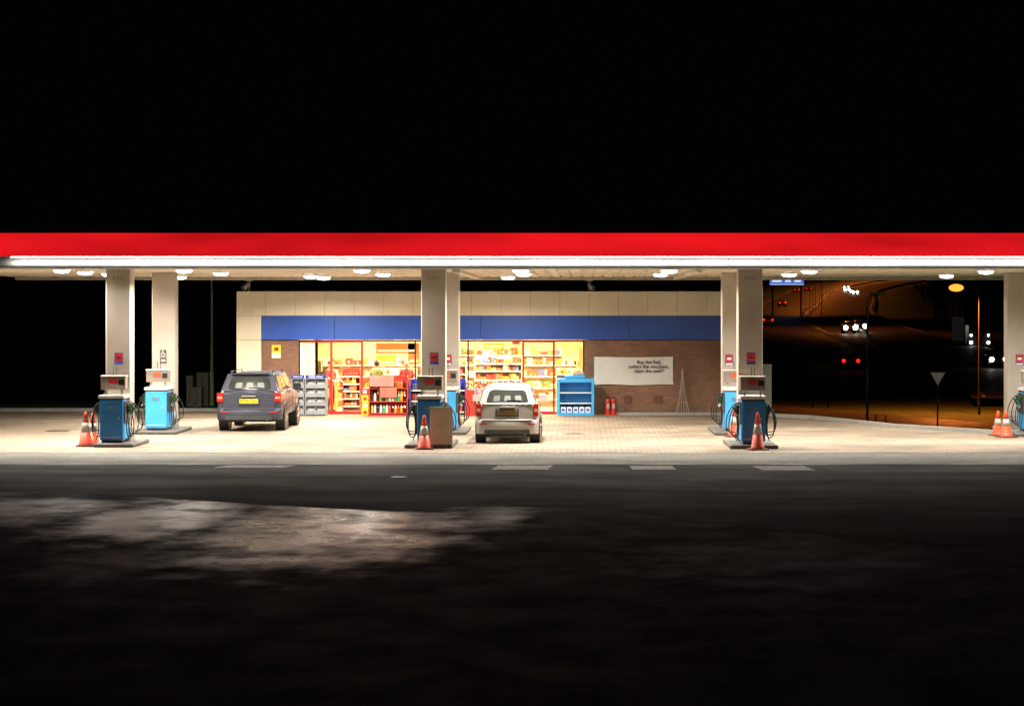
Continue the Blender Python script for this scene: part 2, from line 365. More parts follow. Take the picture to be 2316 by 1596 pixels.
mb=MB(); mb.quad((-9.18,fy1-.04,.1),(.12,fy1-.04,.1),(.12,fy1-.04,2.42),(-9.18,fy1-.04,2.42),gl); child(mb.build('window_glass'),shop)
iw=M('interior_wall',(.80,.70,.46),.7,var=.08)
mb=MB(); mb.box(-10.9,-9.3,80.0,80.1,.03,2.7,iw); mb.box(-9.4,-9.3,Y0+.26,80,.03,2.7,iw); mb.box(.25,.35,Y0+.26,81,.03,2.7,iw); mb.box(-9.3,.25,81,81.1,.03,2.7,iw)
mb.box(-9.3,.25,Y0+.26,81,2.7,2.75,M('interior_ceiling',(.8,.76,.62),.8,var=.03)); child(mb.build('interior_walls'),shop)
mb=MB(); mb.box(-9.3,.25,Y0+.04,81,-.01,.024,tilem); child(mb.build('interior_floor'),shop)
lp=M('light_panel',(1,1,1),.5,emit=(1,.86,.6),es=9)
mb=MB()
for i,x in enumerate((-8,-5.8,-3.6,-1.3)):
    for j,y in enumerate((76.0,78.9)):
        mb.box(x-.5,x+.5,y-.15,y+.15,2.66,2.69,lp)
        child(area('shop_light_%d%d'%(i,j),(x,y,2.64),(290,250,300,330)[i],(1,.72,.40),1.0,175,sy=.3),shop)
child(mb.build('ceiling_light_panels'),shop)
# products
PAL=[M('pack_'+n,c,.45,var=.1) for n,c in dict(red=(.40,.035,.02),yellow=(.60,.36,.05),orange=(.55,.14,.03),white=(.72,.66,.52),green=(.08,.22,.05),blue=(.06,.12,.35),brown=(.18,.07,.03),cream=(.7,.55,.3),pink=(.5,.16,.16)).items()]
WARM=[PAL[i] for i in (0,0,1,2,2,3,3,7,6,6,4,2,5,1,7)]
def shelf(name,x0,x1,y,zs,dep,m,prods=WARM,back=True,parent=None,hmax=.26,top=None,bott=False,bmats=None):
    mb=MB(); zt=top or zs[-1]+.35
    if back: mb.box(x0,x1,y+dep/2,y+dep/2+.03,.03,zt,m)
    mb.box(x0-.03,x0,y-dep/2,y+dep/2+.03,.03,zt,m); mb.box(x1,x1+.03,y-dep/2,y+dep/2+.03,.03,zt,m)
    for z in zs:
        mb.box(x0,x1,y-dep/2,y+dep/2,z-.03,z,m)
        if not bott: mb.box(x0,x1,y-dep/2-.006,y-dep/2-.001,z-.035,z+.005,PAL[3])
        x=x0+.03
        cur=random.choice(prods); k=0
        while x<x1-.12:
            w=random.uniform(.06,.11); h=random.uniform(.45,1)*hmax
            if k<=0: cur=random.choice(prods); k=random.randint(1,3); hh=h
            k-=1
            if bott:
                r=.042; w=.095; mb.lathe(x+r,y-dep/2+.07,[(r,z+.001),(r,z+.17),(.015,z+.23),(.015,z+.26)],random.choice(bmats) if k%2==0 else cur,8)
            else:
                yo=random.uniform(0,.06); mb.box(x,x+w-.012,y-dep/2+.02+yo,y+dep/2-.03,z+.001,z+hh,cur)
                if random.random()<.5: mb.box(x+.01,x+w-.022,y-dep/2+.016+yo,y-dep/2+.019+yo,z+hh*.3,z+hh*.6,random.choice(prods))
            x+=w
    return mb.build(name,parent)
shelfm=M('shelf_cream',(.62,.50,.32),.5)
g=empty('shop_shelving')
shelf('back_wall_shelf_1',-9.1,-5.6,80.7,[.3,.7,1.1,1.5],.4,shelfm,parent=g,top=1.95)
shelf('back_wall_shelf_2',-5.3,-.1,80.7,[.3,.7,1.1,1.5,1.85],.4,shelfm,parent=g,top=2.2)
shelf('shelf_bay_1',-8.0,-7.45,77.4,[.2,.45,.7,.95,1.2],.5,redp,parent=g,top=1.45,hmax=.2)
shelf('shelf_bay_2',-6.9,-5.5,76.5,[.2,.5,.8,1.05,1.3],.5,shelfm,parent=g,top=1.5,hmax=.22)
shelf('shelf_bay_3',-3.5,-1.95,76.8,[.2,.5,.8,1.1,1.4,1.65],.4,shelfm,parent=g,top=1.9,hmax=.22)
shelf('shelf_bay_4',-.75,.05,76.4,[.2,.5,.8,1.05,1.3],.4,shelfm,parent=g,top=1.5,hmax=.22)
shelf('shelf_bay_5',-5.2,-3.9,78.2,[.2,.55,.9,1.25,1.55],.4,shelfm,parent=g,top=1.8)
mb=MB()
for a,b,z0,z1,m in ((-7.0,-5.6,1.95,2.3,PAL[2]),(-7.0,-6.3,1.55,1.9,PAL[1]),(-5.9,-5.5,1.6,2.3,PAL[2]),(-9.0,-8.5,1.7,2.2,PAL[7]),(-4.9,-4.2,1.9,2.3,PAL[1]),(-3.3,-2.6,2.1,2.3,PAL[1]),(-.6,0,1.7,2.3,PAL[7])):
    mb.box(a,b,78.4,78.42,z0,z1,m); mb.box(a+.06,b-.06,78.385,78.398,z0+.06,z0+.13,PAL[3]); mb.cyl((a+.05,78.41,z1),(a+.05,78.41,2.69),.006,steel,5); mb.cyl((b-.05,78.41,z1),(b-.05,78.41,2.69),.006,steel,5)
mb.build('hanging_poster')
mb=MB(); mb.box(-9.1,-8.3,77.8,78.3,.03,1.0,PAL[1]); mb.box(-9.15,-8.25,77.75,78.35,1.0,1.05,white); mb.box(-8.95,-8.6,77.9,78.1,1.05,1.35,dark); mb.build('shop_counter')

# ---- people
skinm=M('skin',(.5,.27,.18),.5,var=.08); hairm=M('hair',(.03,.018,.01),.6); trous=M('trousers',(.03,.035,.06),.8)
def person(name,loc,rotz,shirt,reach=.0,long_hair=False):
    root=empty(name,loc); root.rotation_euler=(0,0,rotz)
    V=[];E=[];R=[]
    def add(p,r,par=None):
        V.append(p);R.append(r if isinstance(r,tuple) else (r,r))
        if par is not None: E.append((par,len(V)-1))
        return len(V)-1
    pel=add((0,0,.95),(.15,.11)); sp=add((0,0,1.13),(.135,.10),pel); ch=add((0,.0,1.32),(.155,.11),sp); nk=add((0,0,1.47),(.055,.055),ch); add((0,-.01,1.54),.05,nk)
    for s in (-1,1):
        sh=add((s*.17,0,1.41),.062,ch); el=add((s*.24,.02-.1*reach,1.15+.05*reach),.044,sh); wr=add((s*.21,-.12-.25*reach,.95+.2*reach),.028,el)
        d=Vector((0,-.5-.5*reach,-.87+.8*reach)).normalized(); w=Vector((s*.21,-.12-.25*reach,.95+.2*reach))
        pm=add(tuple(w+d*.07),(.035,.018),wr)
        for k in range(4):
            off=Vector(((k-1.5)*.019,0,0)); ln=(.07,.08,.075,.06)[k]
            a=add(tuple(w+d*.10+off),.009,pm); b=add(tuple(w+d*(.10+ln*.5)+off+Vector((0,.006,-.006))),.0085,a); add(tuple(w+d*(.10+ln*.9)+off+Vector((0,.018,-.02))),.008,b)
        a=add(tuple(w+d*.05+Vector((-s*.04,-.01,0))),.011,pm); add(tuple(w+d*.085+Vector((-s*.055,-.02,0))),.009,a)
        hp=add((s*.09,0,.88),.10,pel); kn=add((s*.11,-.03,.50),.065,hp); an=add((s*.11,.02,.10),.045,kn); add((s*.12,-.15,.045),.04,an)
    me=bpy.data.meshes.new(name+'_b'); me.from_pydata(V,E,[]); o=bpy.data.objects.new('tmp',me); COL.objects.link(o)
    o.modifiers.new('k','SKIN'); o.modifiers.new('s','SUBSURF').levels=1
    for i,sv in enumerate(me.skin_vertices[0].data): sv.radius=R[i]; sv.use_root=(i==0)
    bpy.context.view_layer.update()
    dg=bpy.context.evaluated_depsgraph_get(); m2=bpy.data.meshes.new_from_object(o.evaluated_get(dg)); bpy.data.objects.remove(o)
    m2.materials.clear()
    for m in (shirt,skinm,trous,dark): m2.materials.append(m)
    for p in m2.polygons:
        c=p.center; p.use_smooth=True
        if c.z>1.46 : k=1
        elif c.z<.09: k=3
        elif abs(c.x)>.16 and (c.y<-.10 or c.z<.93): k=1
        elif c.z<.93: k=2
        else: k=0
        p.material_index=k
    b=bpy.data.objects.new('body',m2); COL.objects.link(b); b.parent=root
    mb=MB(); mb.ball((0,-.015,1.625),.088,skinm,16,1.3); mb.cyl((0,-.095,1.63),(0,-.118,1.605),.008,skinm,6,.014)
    for s in (-1,1):
        mb.ball((s*.032,-.092,1.64),.011,white,8); mb.ball((s*.032,-.101,1.64),.005,dark,6); mb.ball((s*.088,0,1.62),.02,skinm,6,1.5)
    mb.box(-.022,.022,-.1,-.094,1.572,1.579,redp); mb.build('head',root,smooth=True)
    mb=MB(); mb.ball((0,.012,1.655),.098,hairm,16,1.1)
    if long_hair: mb.ball((0,.05,1.56),.085,hairm,12,1.4)
    mb.build('hair',root,smooth=True)
person('person',(-8.3,75.9,.024),math.radians(60),M('shirt_red',(.45,.04,.03),.8),.6)
person('person',(-6.75,75.9,.024),math.radians(170),M('shirt_green',(.2,.25,.08),.8),.3)
person('person',(-5.75,75.8,.024),math.radians(10),M('shirt_dark_red',(.35,.05,.04),.8),.5,True)

# banner
bn=empty('banner',(1.785,Y0-.02,1.455))
mb=MB(); n=24; vs=[];
for j in range(7):
    for i in range(n+1):
        u=i/n; v=j/6
        vs.append((-1.295+2.59*u+(.02 if j==0 else 0),-.02-.012*math.sin(u*17+v*3)-.01*math.sin(v*9+u*5),-.46+.92*v-(.02*math.sin(u*math.pi) if j==6 else 0)+(.015*math.sin(u*9) if j==0 else 0)))
mb.raw(vs,[(j*(n+1)+i,j*(n+1)+i+1,(j+1)*(n+1)+i+1,(j+1)*(n+1)+i) for j in range(6) for i in range(n)],M('banner_vinyl',(.70,.68,.64),.5,var=.05)); mb.build('sheet',bn,smooth=True)
text('lettering','Buy the fuel,\ncollect the vouchers,\nclaim the cash*',(.50,-.05,.135),.158,black_text,bn,off=.003,sp=.92)
s=empty('wall_notice',(-9.956,Y0-.01,2.08)); mb=MB(); mb.box(-.15,.15,-.01,0,-.22,.22,yellowp); mb.box(-.14,.14,-.013,-.01,-.21,-.05,white)
mb.box(-.07,.07,-.016,-.0101,.03,.14,M('pictogram_red',(.4,.02,.02),.5)); mb.cyl((.04,-.014,.085),(.04,-.018,.085),.035,dark,12)
for k in range(3): mb.box(-.1,.1,-.015,-.0131,-.1-k*.035,-.09-k*.035,black_text)
mb.build('panel',s)
for x in (1.61,2.60):
    s=empty('wall_vent',(x,Y0-.01,.5)); mb=MB(); mb.box(-.13,.13,-.012,.005,-.12,.12,M('vent_brown',(.13,.05,.03),.7))
    for k in range(5): mb.box(-.1,.1,-.022,-.0121,-.095+k*.043,-.075+k*.043,M('vent_brown2',(.2,.08,.05),.7))
    mb.build('grille',s)
s=empty('wire_light_tree',(3.39,Y0-.14,.02)); mb=MB(); wm=M('pale_wire',(.45,.38,.30),.6)
for k in range(14):
    a=2*math.pi*k/14; pts=[((.02+.22*(1-t)**1.6)*math.cos(a),(.02+.10*(1-t))*math.sin(a),1.5*t) for t in [i/8 for i in range(9)]]
    mb.tube(pts,.005,wm,4)
for z in (.05,.4,.75,1.1):
    r=.02+.22*(1-z/1.5)**1.6; mb.tube([(r*math.cos(a),(.02+.1*(1-z/1.5))*math.sin(a),z) for a in [math.radians(d) for d in range(0,361,20)]],.0045,wm,4)
mb.build('frame',s)
# newspaper stands
grey_bin=M('grey_bin',(.22,.235,.25),.45); navy=M('navy_header',(.01,.03,.22),.4); paper=M('newsprint',(.42,.42,.40),.8,var=.3,scale=14)
for x0,x1,nm in ((-9.35,-8.93,'Daily Post'),(-8.9,-8.22,'Daily Post')):
    s=empty('newspaper_stand',((x0+x1)/2,74.2,0)); w=(x1-x0)/2; mb=MB()
    mb.box(-w,w,.12,.3,.02,1.2,grey_bin); mb.box(-w,-w+.03,-.3,.12,.02,1.2,grey_bin); mb.box(w-.03,w,-.3,.12,.02,1.2,grey_bin); mb.box(-.012,.012,-.25,.12,.02,1.2,grey_bin)
    for k in range(4):
        z=.05+k*.285
        mb.raw([(-w+.03,-.28,z),(w-.03,-.28,z),(w-.03,.1,z+.1),(-w+.03,.1,z+.1),(-w+.03,-.28,z+.13),(w-.03,-.28,z+.13),(w-.03,-.24,z+.14),(-w+.03,-.24,z+.14)],[(0,1,2,3),(0,4,5,1),(4,7,6,5),(0,3,7,4),(1,5,6,2)],grey_bin)
        for a,b in ((-w+.06,-.04),(.04,w-.06)): mb.box(a,b,-.2,-.1,z+.1,z+.24,paper); mb.box(a+.01,b-.02,-.205,-.2001,z+.2,z+.225,dark)
    mb.box(-w,w,-.3,.3,1.2,1.22,grey_bin); mb.box(-w,w,-.3,-.26,1.22,1.34,navy); mb.build('bin',s,bevel=.005)
    text('header_lettering',nm,(0,-.303,1.28),.11 if w>.25 else .075,white,s)
# red drinks stand
bm=[M('cola',(.03,.01,.005),.15),M('green_bottle',(.05,.35,.08),.2),M('orange_bottle',(.8,.3,.03),.2),M('clear_bottle',(.55,.6,.65),.15)]
s=empty('drinks_display_stand',(0,0,0))
shelf('rack_lower',-6.78,-5.58,73.9,[.12,.5],.5,redp,parent=s,top=.55,bott=True,bmats=bm+[PAL[3]],prods=[bm[0],bm[1],PAL[0]])
shelf('rack_upper',-6.78,-5.58,73.9,[.58,.92],.4,redp,parent=s,top=1.3,bott=True,bmats=bm[:1]+[PAL[2]],prods=[PAL[2],PAL[1],bm[0],PAL[0]])
mb=MB(); mb.box(-6.78,-6.0,73.6,73.66,.98,1.32,M('red_card',(.6,.2,.15),.5)); mb.box(-6.45,-5.9,73.62,73.68,.62,.95,M('red_card2',(.5,.12,.08),.5)); mb.box(-6.83,-5.53,73.6,74.2,.02,.06,redp)
for k in range(3): mb.box(-6.70,-6.1,73.592,73.599,1.05+k*.08,1.075+k*.08,PAL[8])
mb.build('cards',s)
s=empty('charcoal_bag_stack'); mb=MB()
for k in range(4): mb.box(-7.07+.01*(k%2),-6.85+.01*(k%2),73.9,74.2,.03+k*.22,.24+k*.22,yellowp if k<3 else redp); mb.box(-7.02,-6.9,73.885,73.899,.08+k*.22,.18+k*.22,white if k%2 else redp)
mb.build('bags',s,bevel=.03)
for x0,x1 in ((-5.45,-5.1),(-4.2,-3.72)):
    s=empty('blue_vending_rack',(0,0,0)); shelf('rack',x0,x1,74.1,[.15,.5,.85],.45,M('deep_blue',(.02,.03,.35),.4),[PAL[5],PAL[3],PAL[5],PAL[0]],parent=s,top=1.2,hmax=.25)
# flowers
s=empty('flower_display',(-2.9,74.1,0)); mb=MB(); leaf=M('leaf_green',(.05,.15,.03),.6); pw=M('flower_wrap',(.6,.45,.5),.3)
mb.box(-.8,.9,-.2,.2,.02,.3,M('wood_stand',(.2,.1,.05),.7)); mb.box(-.8,-.5,-.3,-.2,.02,.85,redp)
FL=[M('fl_'+n,c,.6) for n,c in dict(pink=(.7,.1,.25),yellow=(.8,.6,.05),white=(.8,.75,.7),purple=(.25,.05,.4),orange=(.8,.25,.03),red=(.5,.02,.02)).items()]
for i in range(9):
    x=-.72+i*.19; mb.lathe(x,0,[(.06,.3),(.08,.55)],dark,10); mb.lathe(x,0,[(.05,.5),(.12,.9)],pw,8)
    for k in range(26):
        a=random.uniform(0,6.28); r=random.uniform(0,.13); mb.ball((x+r*math.cos(a),r*math.sin(a),.92+random.uniform(-.05,.22)),random.uniform(.018,.035),random.choice(FL+[leaf]),6)
mb.build('flowers',s)
# blue bottle cabinet
s=empty('screenwash_cabinet',(-.115,74.1,0)); mb=MB(); w=.6
mb.box(-w,-w+.09,-.3,.3,.02,1.22,skyblue); mb.box(w-.09,w,-.3,.3,.02,1.22,skyblue); mb.box(-w+.09,w-.09,.22,.3,.02,1.22,skyblue)
mb.box(-w+.09,w-.09,-.3,.22,.02,.12,skyblue); mb.box(-w+.09,w-.09,-.3,.22,1.1,1.22,skyblue)
for z in (.42,.76): mb.box(-w+.09,w-.09,-.28,.22,z-.03,z,skyblue); mb.box(-w+.09,w-.09,-.3,-.28,z-.015,z+.02,white)
mb.build('cabinet',s,bevel=.03,seg=3)
mb=MB(); mb.box(-.35,.3,-.2,.2,1.23,1.32,skyblue); mb.box(-.1,.28,-.1,.15,1.321,1.42,M('grey_blue_box',(.3,.4,.45),.5)); mb.build('top_boxes',s,bevel=.02)
mb=MB()
for k in range(5):
    x=-.4+k*.2; mb.box(x-.08,x+.08,-.24,-.1,.125,.30,M('bottle_white',(.75,.8,.85),.3)); mb.cyl((x,-.17,.3),(x,-.17,.36),.025,PAL[5],8); mb.box(x-.05,x+.05,-.243,-.2401,.16,.25,PAL[5])
mb.build('bottles',s,bevel=.01)
# fire extinguishers
s=empty('fire_extinguisher_stand',(1.02,74.15,0)); mb=MB()
for x,z in ((-.08,0.06),(.1,.06)):
    mb.lathe(x,0,[(.075,z),(.08,z+.02),(.08,z+.42),(.05,z+.48),(.02,z+.5)],redp,14); mb.lathe(x,0,[(.02,z+.5),(.02,z+.55)],dark,8); mb.box(x-.02,x+.08,-.015,.015,z+.55,z+.57,dark); mb.tube([(x,-.02,z+.52),(x+.1,-.04,z+.5),(x+.1,-.05,z+.3),(x+.09,-.05,z+.15)],.01,dark)
    mb.box(x-.045,x+.045,-.084,-.08,z+.18,z+.34,M('ext_label',(.4,.3,.25),.5))
mb.box(-.2,.22,-.12,.12,.02,.06,redp); mb.box(-.01,.01,.06,.08,.06,.78,redp); mb.build('extinguishers',s,smooth=False)
# CCTV
for X,d in ((-10.9,-1),(.335,1)):
    s=empty('cctv_camera',(X,75.1,4.0)); mb=MB(); cw=M('cctv_grey',(.5,.48,.42),.5); mb.cyl((0,0,-.05),(0,0,.45),.05,cw,8); mb.box(-.12,.12,-.06,.06,.40,.47,cw); mb.cyl((0,-.1,.30),(d*.12,-.4,.16),.08,cw,10); mb.cyl((d*.12,-.4,.16),(d*.125,-.42,.15),.06,dark,10); mb.box(-.03,.03,-.12,0,.25,.33,greym); mb.build('camera',s)

# ---------------------------------------------------------------- pumps
concr_isl=M('island_concrete',(.12,.11,.10),.8,bump=.3)
def pump(X,Y,light=False,yb=None,hl=.60):
    s=empty('fuel_pump',(X,Y,0))
    mb=MB(); mb.box(-hl,.60,-.25,yb or 3.9,.021,.12,concr_isl); mb.build('island',s,bevel=.04)
    mb=MB(); w=.29; D=1.0; bl=pumpblue if not light else skyblue  # rear pumps get a paler blue: their stronger lighting is put into the colour
    mb.box(-w,w,0,D,.18,1.20,bl); mb.box(-w+.03,w-.03,.03,D-.03,.12,.18,dark)
    mb.build('cabinet',s,bevel=.02)
    mb=MB(); mb.box(-w-.03,w+.03,-.03,D+.03,1.235,1.31,M('pump_cap',(.62,.60,.56),.4)); mb.box(-w-.005,w+.005,-.006,D+.005,1.201,1.234,dark)
    mb.box(-w+.04,w-.04,-.012,-.001,.25,.27,steel); mb.box(-.1,.1,-.012,-.001,.95,1.05,M('pump_label',(.1,.2,.3),.5)); mb.box(.17,.2,-.02,-.001,.7,.78,steel); mb.build('cap',s,bevel=.012)
    mb=MB()
    for x in (-.2,.2): mb.box(x-.025,x+.025,.3,.35,1.31,1.45,steel)
    mb.box(-.31,.31,.22,.5,1.45,1.77,M('pump_head',(.26,.20,.16),.45)); mb.box(-.29,.29,.213,.219,1.65,1.75,M('head_trim',(.2,.18,.16),.5))
    mb.box(-.11,.11,.205,.2125,1.60,1.72,signred if not light else orange); mb.box(-.325,.325,.2,.52,1.771,1.80,M('pump_cap',(.62,.60,.56),.4))
    mb.box(.08+.06,.28,.205,.2125,1.56,1.7,dark)
    for x in (-.02,.06): mb.cyl((x,.36,1.8),(x,.36,2.02),.01,dark,6)
    mb.build('price_head',s,bevel=.008)
    mb=MB()
    for sd in (-1,1):
        mb.box(min(sd*(w+.001),sd*(w+.03)),max(sd*(w+.001),sd*(w+.03)),.08,D-.08,.62,1.16,M('holster_panel',(.05,.06,.08),.5))
        mb.box(min(sd*(w+.031),sd*(w+.035)),max(sd*(w+.031),sd*(w+.035)),.15,.5,1.0,1.13,M('display_glass',(.1,.12,.1),.2))
        cols=[dark,M('nozzle_green',(.02,.3,.08),.4),dark]
        for k in range(3):
            y=.16+k*.3; x=sd*(w+.09)
            mb.box(min(x-.03,x+.03),max(x-.03,x+.03),y-.03,y+.03,.86,1.08,cols[k]); mb.cyl((x,y,.88),(x+sd*.10,y,1.03),.02,cols[k],7); mb.cyl((x+sd*.0,y,.87),(x+sd*.06,y,.78),.014,steel,6)
            r=.25+.06*k; pts=[]
            for i in range(17):
                t=i/16; a=math.pi*t
                pts.append((sd*(w+.03+ r*.95*math.sin(a)**.8*(1-.25*t)),y-.08+.12*t+.05*math.sin(a),1.14-(1.0-.06*k)*math.sin(a*.5)**1.3*(1 if t<.62 else 1-(t-.62)/.38*.18)-.0))
            pts[-1]=(sd*(w+.12),y,.2+.03*k); pts+= [(sd*(w+.07),y+.01,.35),(sd*(w+.06),y,.6),(sd*(w+.09),y,.87)]
            mb.tube(pts,.013,rubber,6)
    mb.build('hoses_and_nozzles',s)
    mb=MB()
    for sd in (-1,1): mb.box(min(sd*(w+.001),sd*(w+.008)),max(sd*(w+.001),sd*(w+.008)),.05,D-.05,.22,.58,skyblue)
    mb.build('side_panels',s)
for X,Y,l in ((-11.73,57.1-.05,0),(-3.74,56.65,0),(4.32,56.4,0),(12.37,56.2,0)): pump(X,Y,False,59.0-Y,.42 if X<-11 else .6)
for X,Y in ((-11.72,63.0),(-3.70,62.8),(4.30,62.55),(12.45,62.0)): pump(X,Y,True,65.4-Y)
def cone(x,y,h=.82,rot=0,z=.02,br=1):
    s=empty('traffic_cone',(x,y,z)); s.rotation_euler=(0,0,rot); s.scale=(1,1,h/.82)
    mb=MB(); mb.box(-.23,.23,-.23,.23,0,.035,M('cone_base',(.10,.03,.015),.7)); mb.build('base',s,bevel=.02)
    mb=MB(); r=lambda t:.165-.135*t
    mb.lathe(0,0,[(.19,.035),(r(0),.06),(r(.38),.06+.76*.38)],orange,20)
    mb.lathe(0,0,[(r(.38)+.003,.06+.76*.38),(r(.66)+.003,.06+.76*.66)],M('reflective_band',(.45,.40,.34),.4,var=.4,scale=8),20)
    mb.lathe(0,0,[(r(.66),.06+.76*.66),(r(.98),.06+.76*.98),(.02,.82)],orange,20); mb.build('cone',s,smooth=True)
cone(-12.44,57.35,.86,.1); cone(-12.42,58.1,.80,.2)
cone(-3.82,56.1,.84,.1,.02); cone(4.38,55.85,.92,.25); cone(4.2,61.6,.8,.1)
cone(11.45,62.2,.68,.1); cone(11.52,61.4,.72,.4)
s=empty('leaning_board',(-3.42,56.42,.12)); mb=MB(); mb.box(-.28,.28,-.02,.02,0,.93,M('brown_board',(.55,.43,.34),.7,var=.2)); o=mb.build('board',s,bevel=.005); o.rotation_euler=(math.radians(-6),0,math.radians(3))

# ---------------------------------------------------------------- cars
def lerp(a,b,t): return tuple(a[i]+(b[i]-a[i])*t for i in range(3))
def bil(q,u,v): return lerp(lerp(q[0],q[1],u),lerp(q[3],q[2],u),v)
def panel(mb,q,u0,u1,v0,v1,m,off=.012,taper=0,n=6):
    a=Vector(q[1])-Vector(q[0]); b=Vector(q[3])-Vector(q[0]); nn=a.cross(b).normalized()*off
    pts=[]
    ru=.14*(u1-u0)*(1); rv=.22*(v1-v0)
    for cu,cv,a0 in ((u1-ru,v0+rv,-90),(u1-ru,v1-rv,0),(u0+ru,v1-rv,90),(u0+ru,v0+rv,180)):
        for k in range(n+1):
            t=math.radians(a0+90*k/n); u=cu+ru*math.cos(t); v=cv+rv*math.sin(t)
            pts.append(Vector(bil(q,u,v))+nn)
    mb.poly([tuple(p) for p in pts],m)
glassm=M('car_glass',(.03,.035,.03),.08,var=.1)
def car(name,loc,rotz,paint,P,headlights=False,detail=True,hr=.22):
    s=empty(name,loc); s.rotation_euler=(0,0,rotz)
    Lh,W,zb,zbelt,zr=P['L'],P['W']/2,P['zb'],P['belt'],P['roof']
    tail=M('tail_light_red',(.45,.015,.01),.25); trim=M('bumper_dark',(.05,.05,.055),.5)
    st=[(0.0,.86,.25,-.06),(.03,.93,.10,-.02),(.14,.985,0,0),(.6,1,0,0),(Lh*.45,1,0,0),(Lh*.72,.99,0,-.02),(Lh*.88,.95,0,-.10),(Lh*.97,.86,.05,-.22),(Lh,.74,.12,-.32)]
    ring=lambda f,zl,zt:[(0,zb+zl),(W*.80*f,zb+zl),(W*.97*f,zb+.10+zl*.6),(W*1.0*f,zb+(zbelt-zb)*.45),(W*.985*f,zb+(zbelt-zb)*.72),(W*.90*f,zbelt-.04+zt),(W*.80*f,zbelt+zt+.005),(0,zbelt+zt+.02)]
    mb=MB(); vs=[]; k=None
    for y,f,zl,zt in st:
        h=ring(f,zl*.6,zt); full=h+[(-x,z) for x,z in h[-2:0:-1]]; k=len(full); vs+=[(x,y,z) for x,z in full]
    fs=[(j*k+i,j*k+(i+1)%k,(j+1)*k+(i+1)%k,(j+1)*k+i) for j in range(len(st)-1) for i in range(k)]
    fs.append(tuple(range(k))[::-1]); fs.append(tuple((len(st)-1)*k+i for i in range(k)))
    mb.raw(vs,fs,paint); mb.build('body',s,smooth=True,sub=1,bevel=.02)
    wb,wt=W*.90,P['wt']/2; yb0,yt0,yt1,yb1=P['gh']
    B=[(-wb,yb0,zbelt-.06),(wb,yb0,zbelt-.06),(wb*.97,yb1,zbelt-.08),(-wb*.97,yb1,zbelt-.08)]
    T=[(-wt,yt0,zr-.03),(wt,yt0,zr-.03),(wt*.98,yt1,zr-.03),(-wt*.98,yt1,zr-.03)]
    C=[(-wt*.6,yt0+.08,zr),(wt*.6,yt0+.08,zr),(wt*.6,yt1-.1,zr+.005),(-wt*.6,yt1-.1,zr+.005)]
    mb=MB(); mb.raw(B+T+C,[(0,3,2,1),(0,1,5,4),(1,2,6,5),(2,3,7,6),(3,0,4,7),(4,5,9,8),(5,6,10,9),(6,7,11,10),(7,4,8,11),(8,9,10,11)],paint); mb.build('cabin',s,bevel=P.get('cb',.05),seg=4,smooth=True)
    mb=MB(); rq=[B[0],B[1],T[1],T[0]]; u0,u1,v0,v1=P['rw']
    panel(mb,rq,u0,u1,v0,v1,glassm,.02)
    for q,fl in (([B[1],B[2],T[2],T[1]],0),([B[3],B[0],T[0],T[3]],1)):
        for a,b in P['sw']:
            if fl: a,b=1-b,1-a
            panel(mb,q,a,b,.17,.88,glassm,.012)
    panel(mb,[B[2],B[3],T[3],T[2]],.08,.92,.15,.9,glassm,.012)
    mb.build('windows',s)
    if detail:
        mb=MB()
        for uu in (.3,.5,.7): panel(mb,rq,uu-.06,uu+.06,v0+.08,v0+.38,M('headrest_grey',(.055,.055,.05),.4),.024)
        mb.build('headrests',s)
    mb=MB()
    zt=P['bump']
    vs=[];
    for xx,yy in ((-W*.97,.30),(-W*.96,.02),(-W*.80,-.07),(0,-.10),(W*.80,-.07),(W*.96,.02),(W*.97,.30)):
        for dz,dy in ((zb-.02,.06),(zb+.1,0),(zt-.05,0),(zt,.035),(zt+.005,.12)): vs.append((xx,yy+dy,dz))
    mb.raw(vs,[(j*5+i,(j+1)*5+i,(j+1)*5+i+1,j*5+i+1) for j in range(6) for i in range(4)],P.get('bmat',paint)); mb.build('rear_bumper',s,smooth=True)
    mb=MB()
    mb.box(-W*.7,W*.7,-.108,-.05,zb-.02,zb+.09,trim); mb.box(-W*.78,W*.78,-.104,-.05,zt-.03,zt-.012,trim)
    for sd in (-1,1):
        xa=P['tlx']; z0,z1=P['tlz']; ww=P['tlw']
        a,b=sorted((sd*xa,sd*(xa-ww)))
        mb.box(a,b,-.035,.16,z0,z1,tail)
        if detail: mb.box(a+.02,b-.02,-.04,-.0351,z0+(z1-z0)*.35,z0+(z1-z0)*.6,M('indicator_lens',(.5,.28,.2),.3))
        a,b=sorted((sd*W*.86,sd*W*.62)); mb.box(a,b,-.095,-.03,zt-.13,zt-.10,tail)
        a,b=sorted((sd*W*.93,sd*(W+.17))); mb.box(a,b,Lh*.62,Lh*.62+.09,zbelt-.05,zbelt+.12,paint)
    mb.build('lamps_and_mirrors',s,bevel=.015)
    mb=MB(); px0=P['plate']; mb.box(-.30,.30,-.06+px0[1],.05,px0[0]-.10,px0[0]+.09,trim); mb.box(-.26,.26,-.066+px0[1],-.0602+px0[1],px0[0]-.06,px0[0]+.06,px0[2]); mb.box(-.20,.20,-.075,.0,px0[0]+.12,px0[0]+.15,P.get('handle',paint))
    mb.build('plate_recess',s,bevel=.004)
    if px0[3] and detail: text('plate_lettering',px0[3],(0,-.068+px0[1],px0[0]),.115,black_text,s)
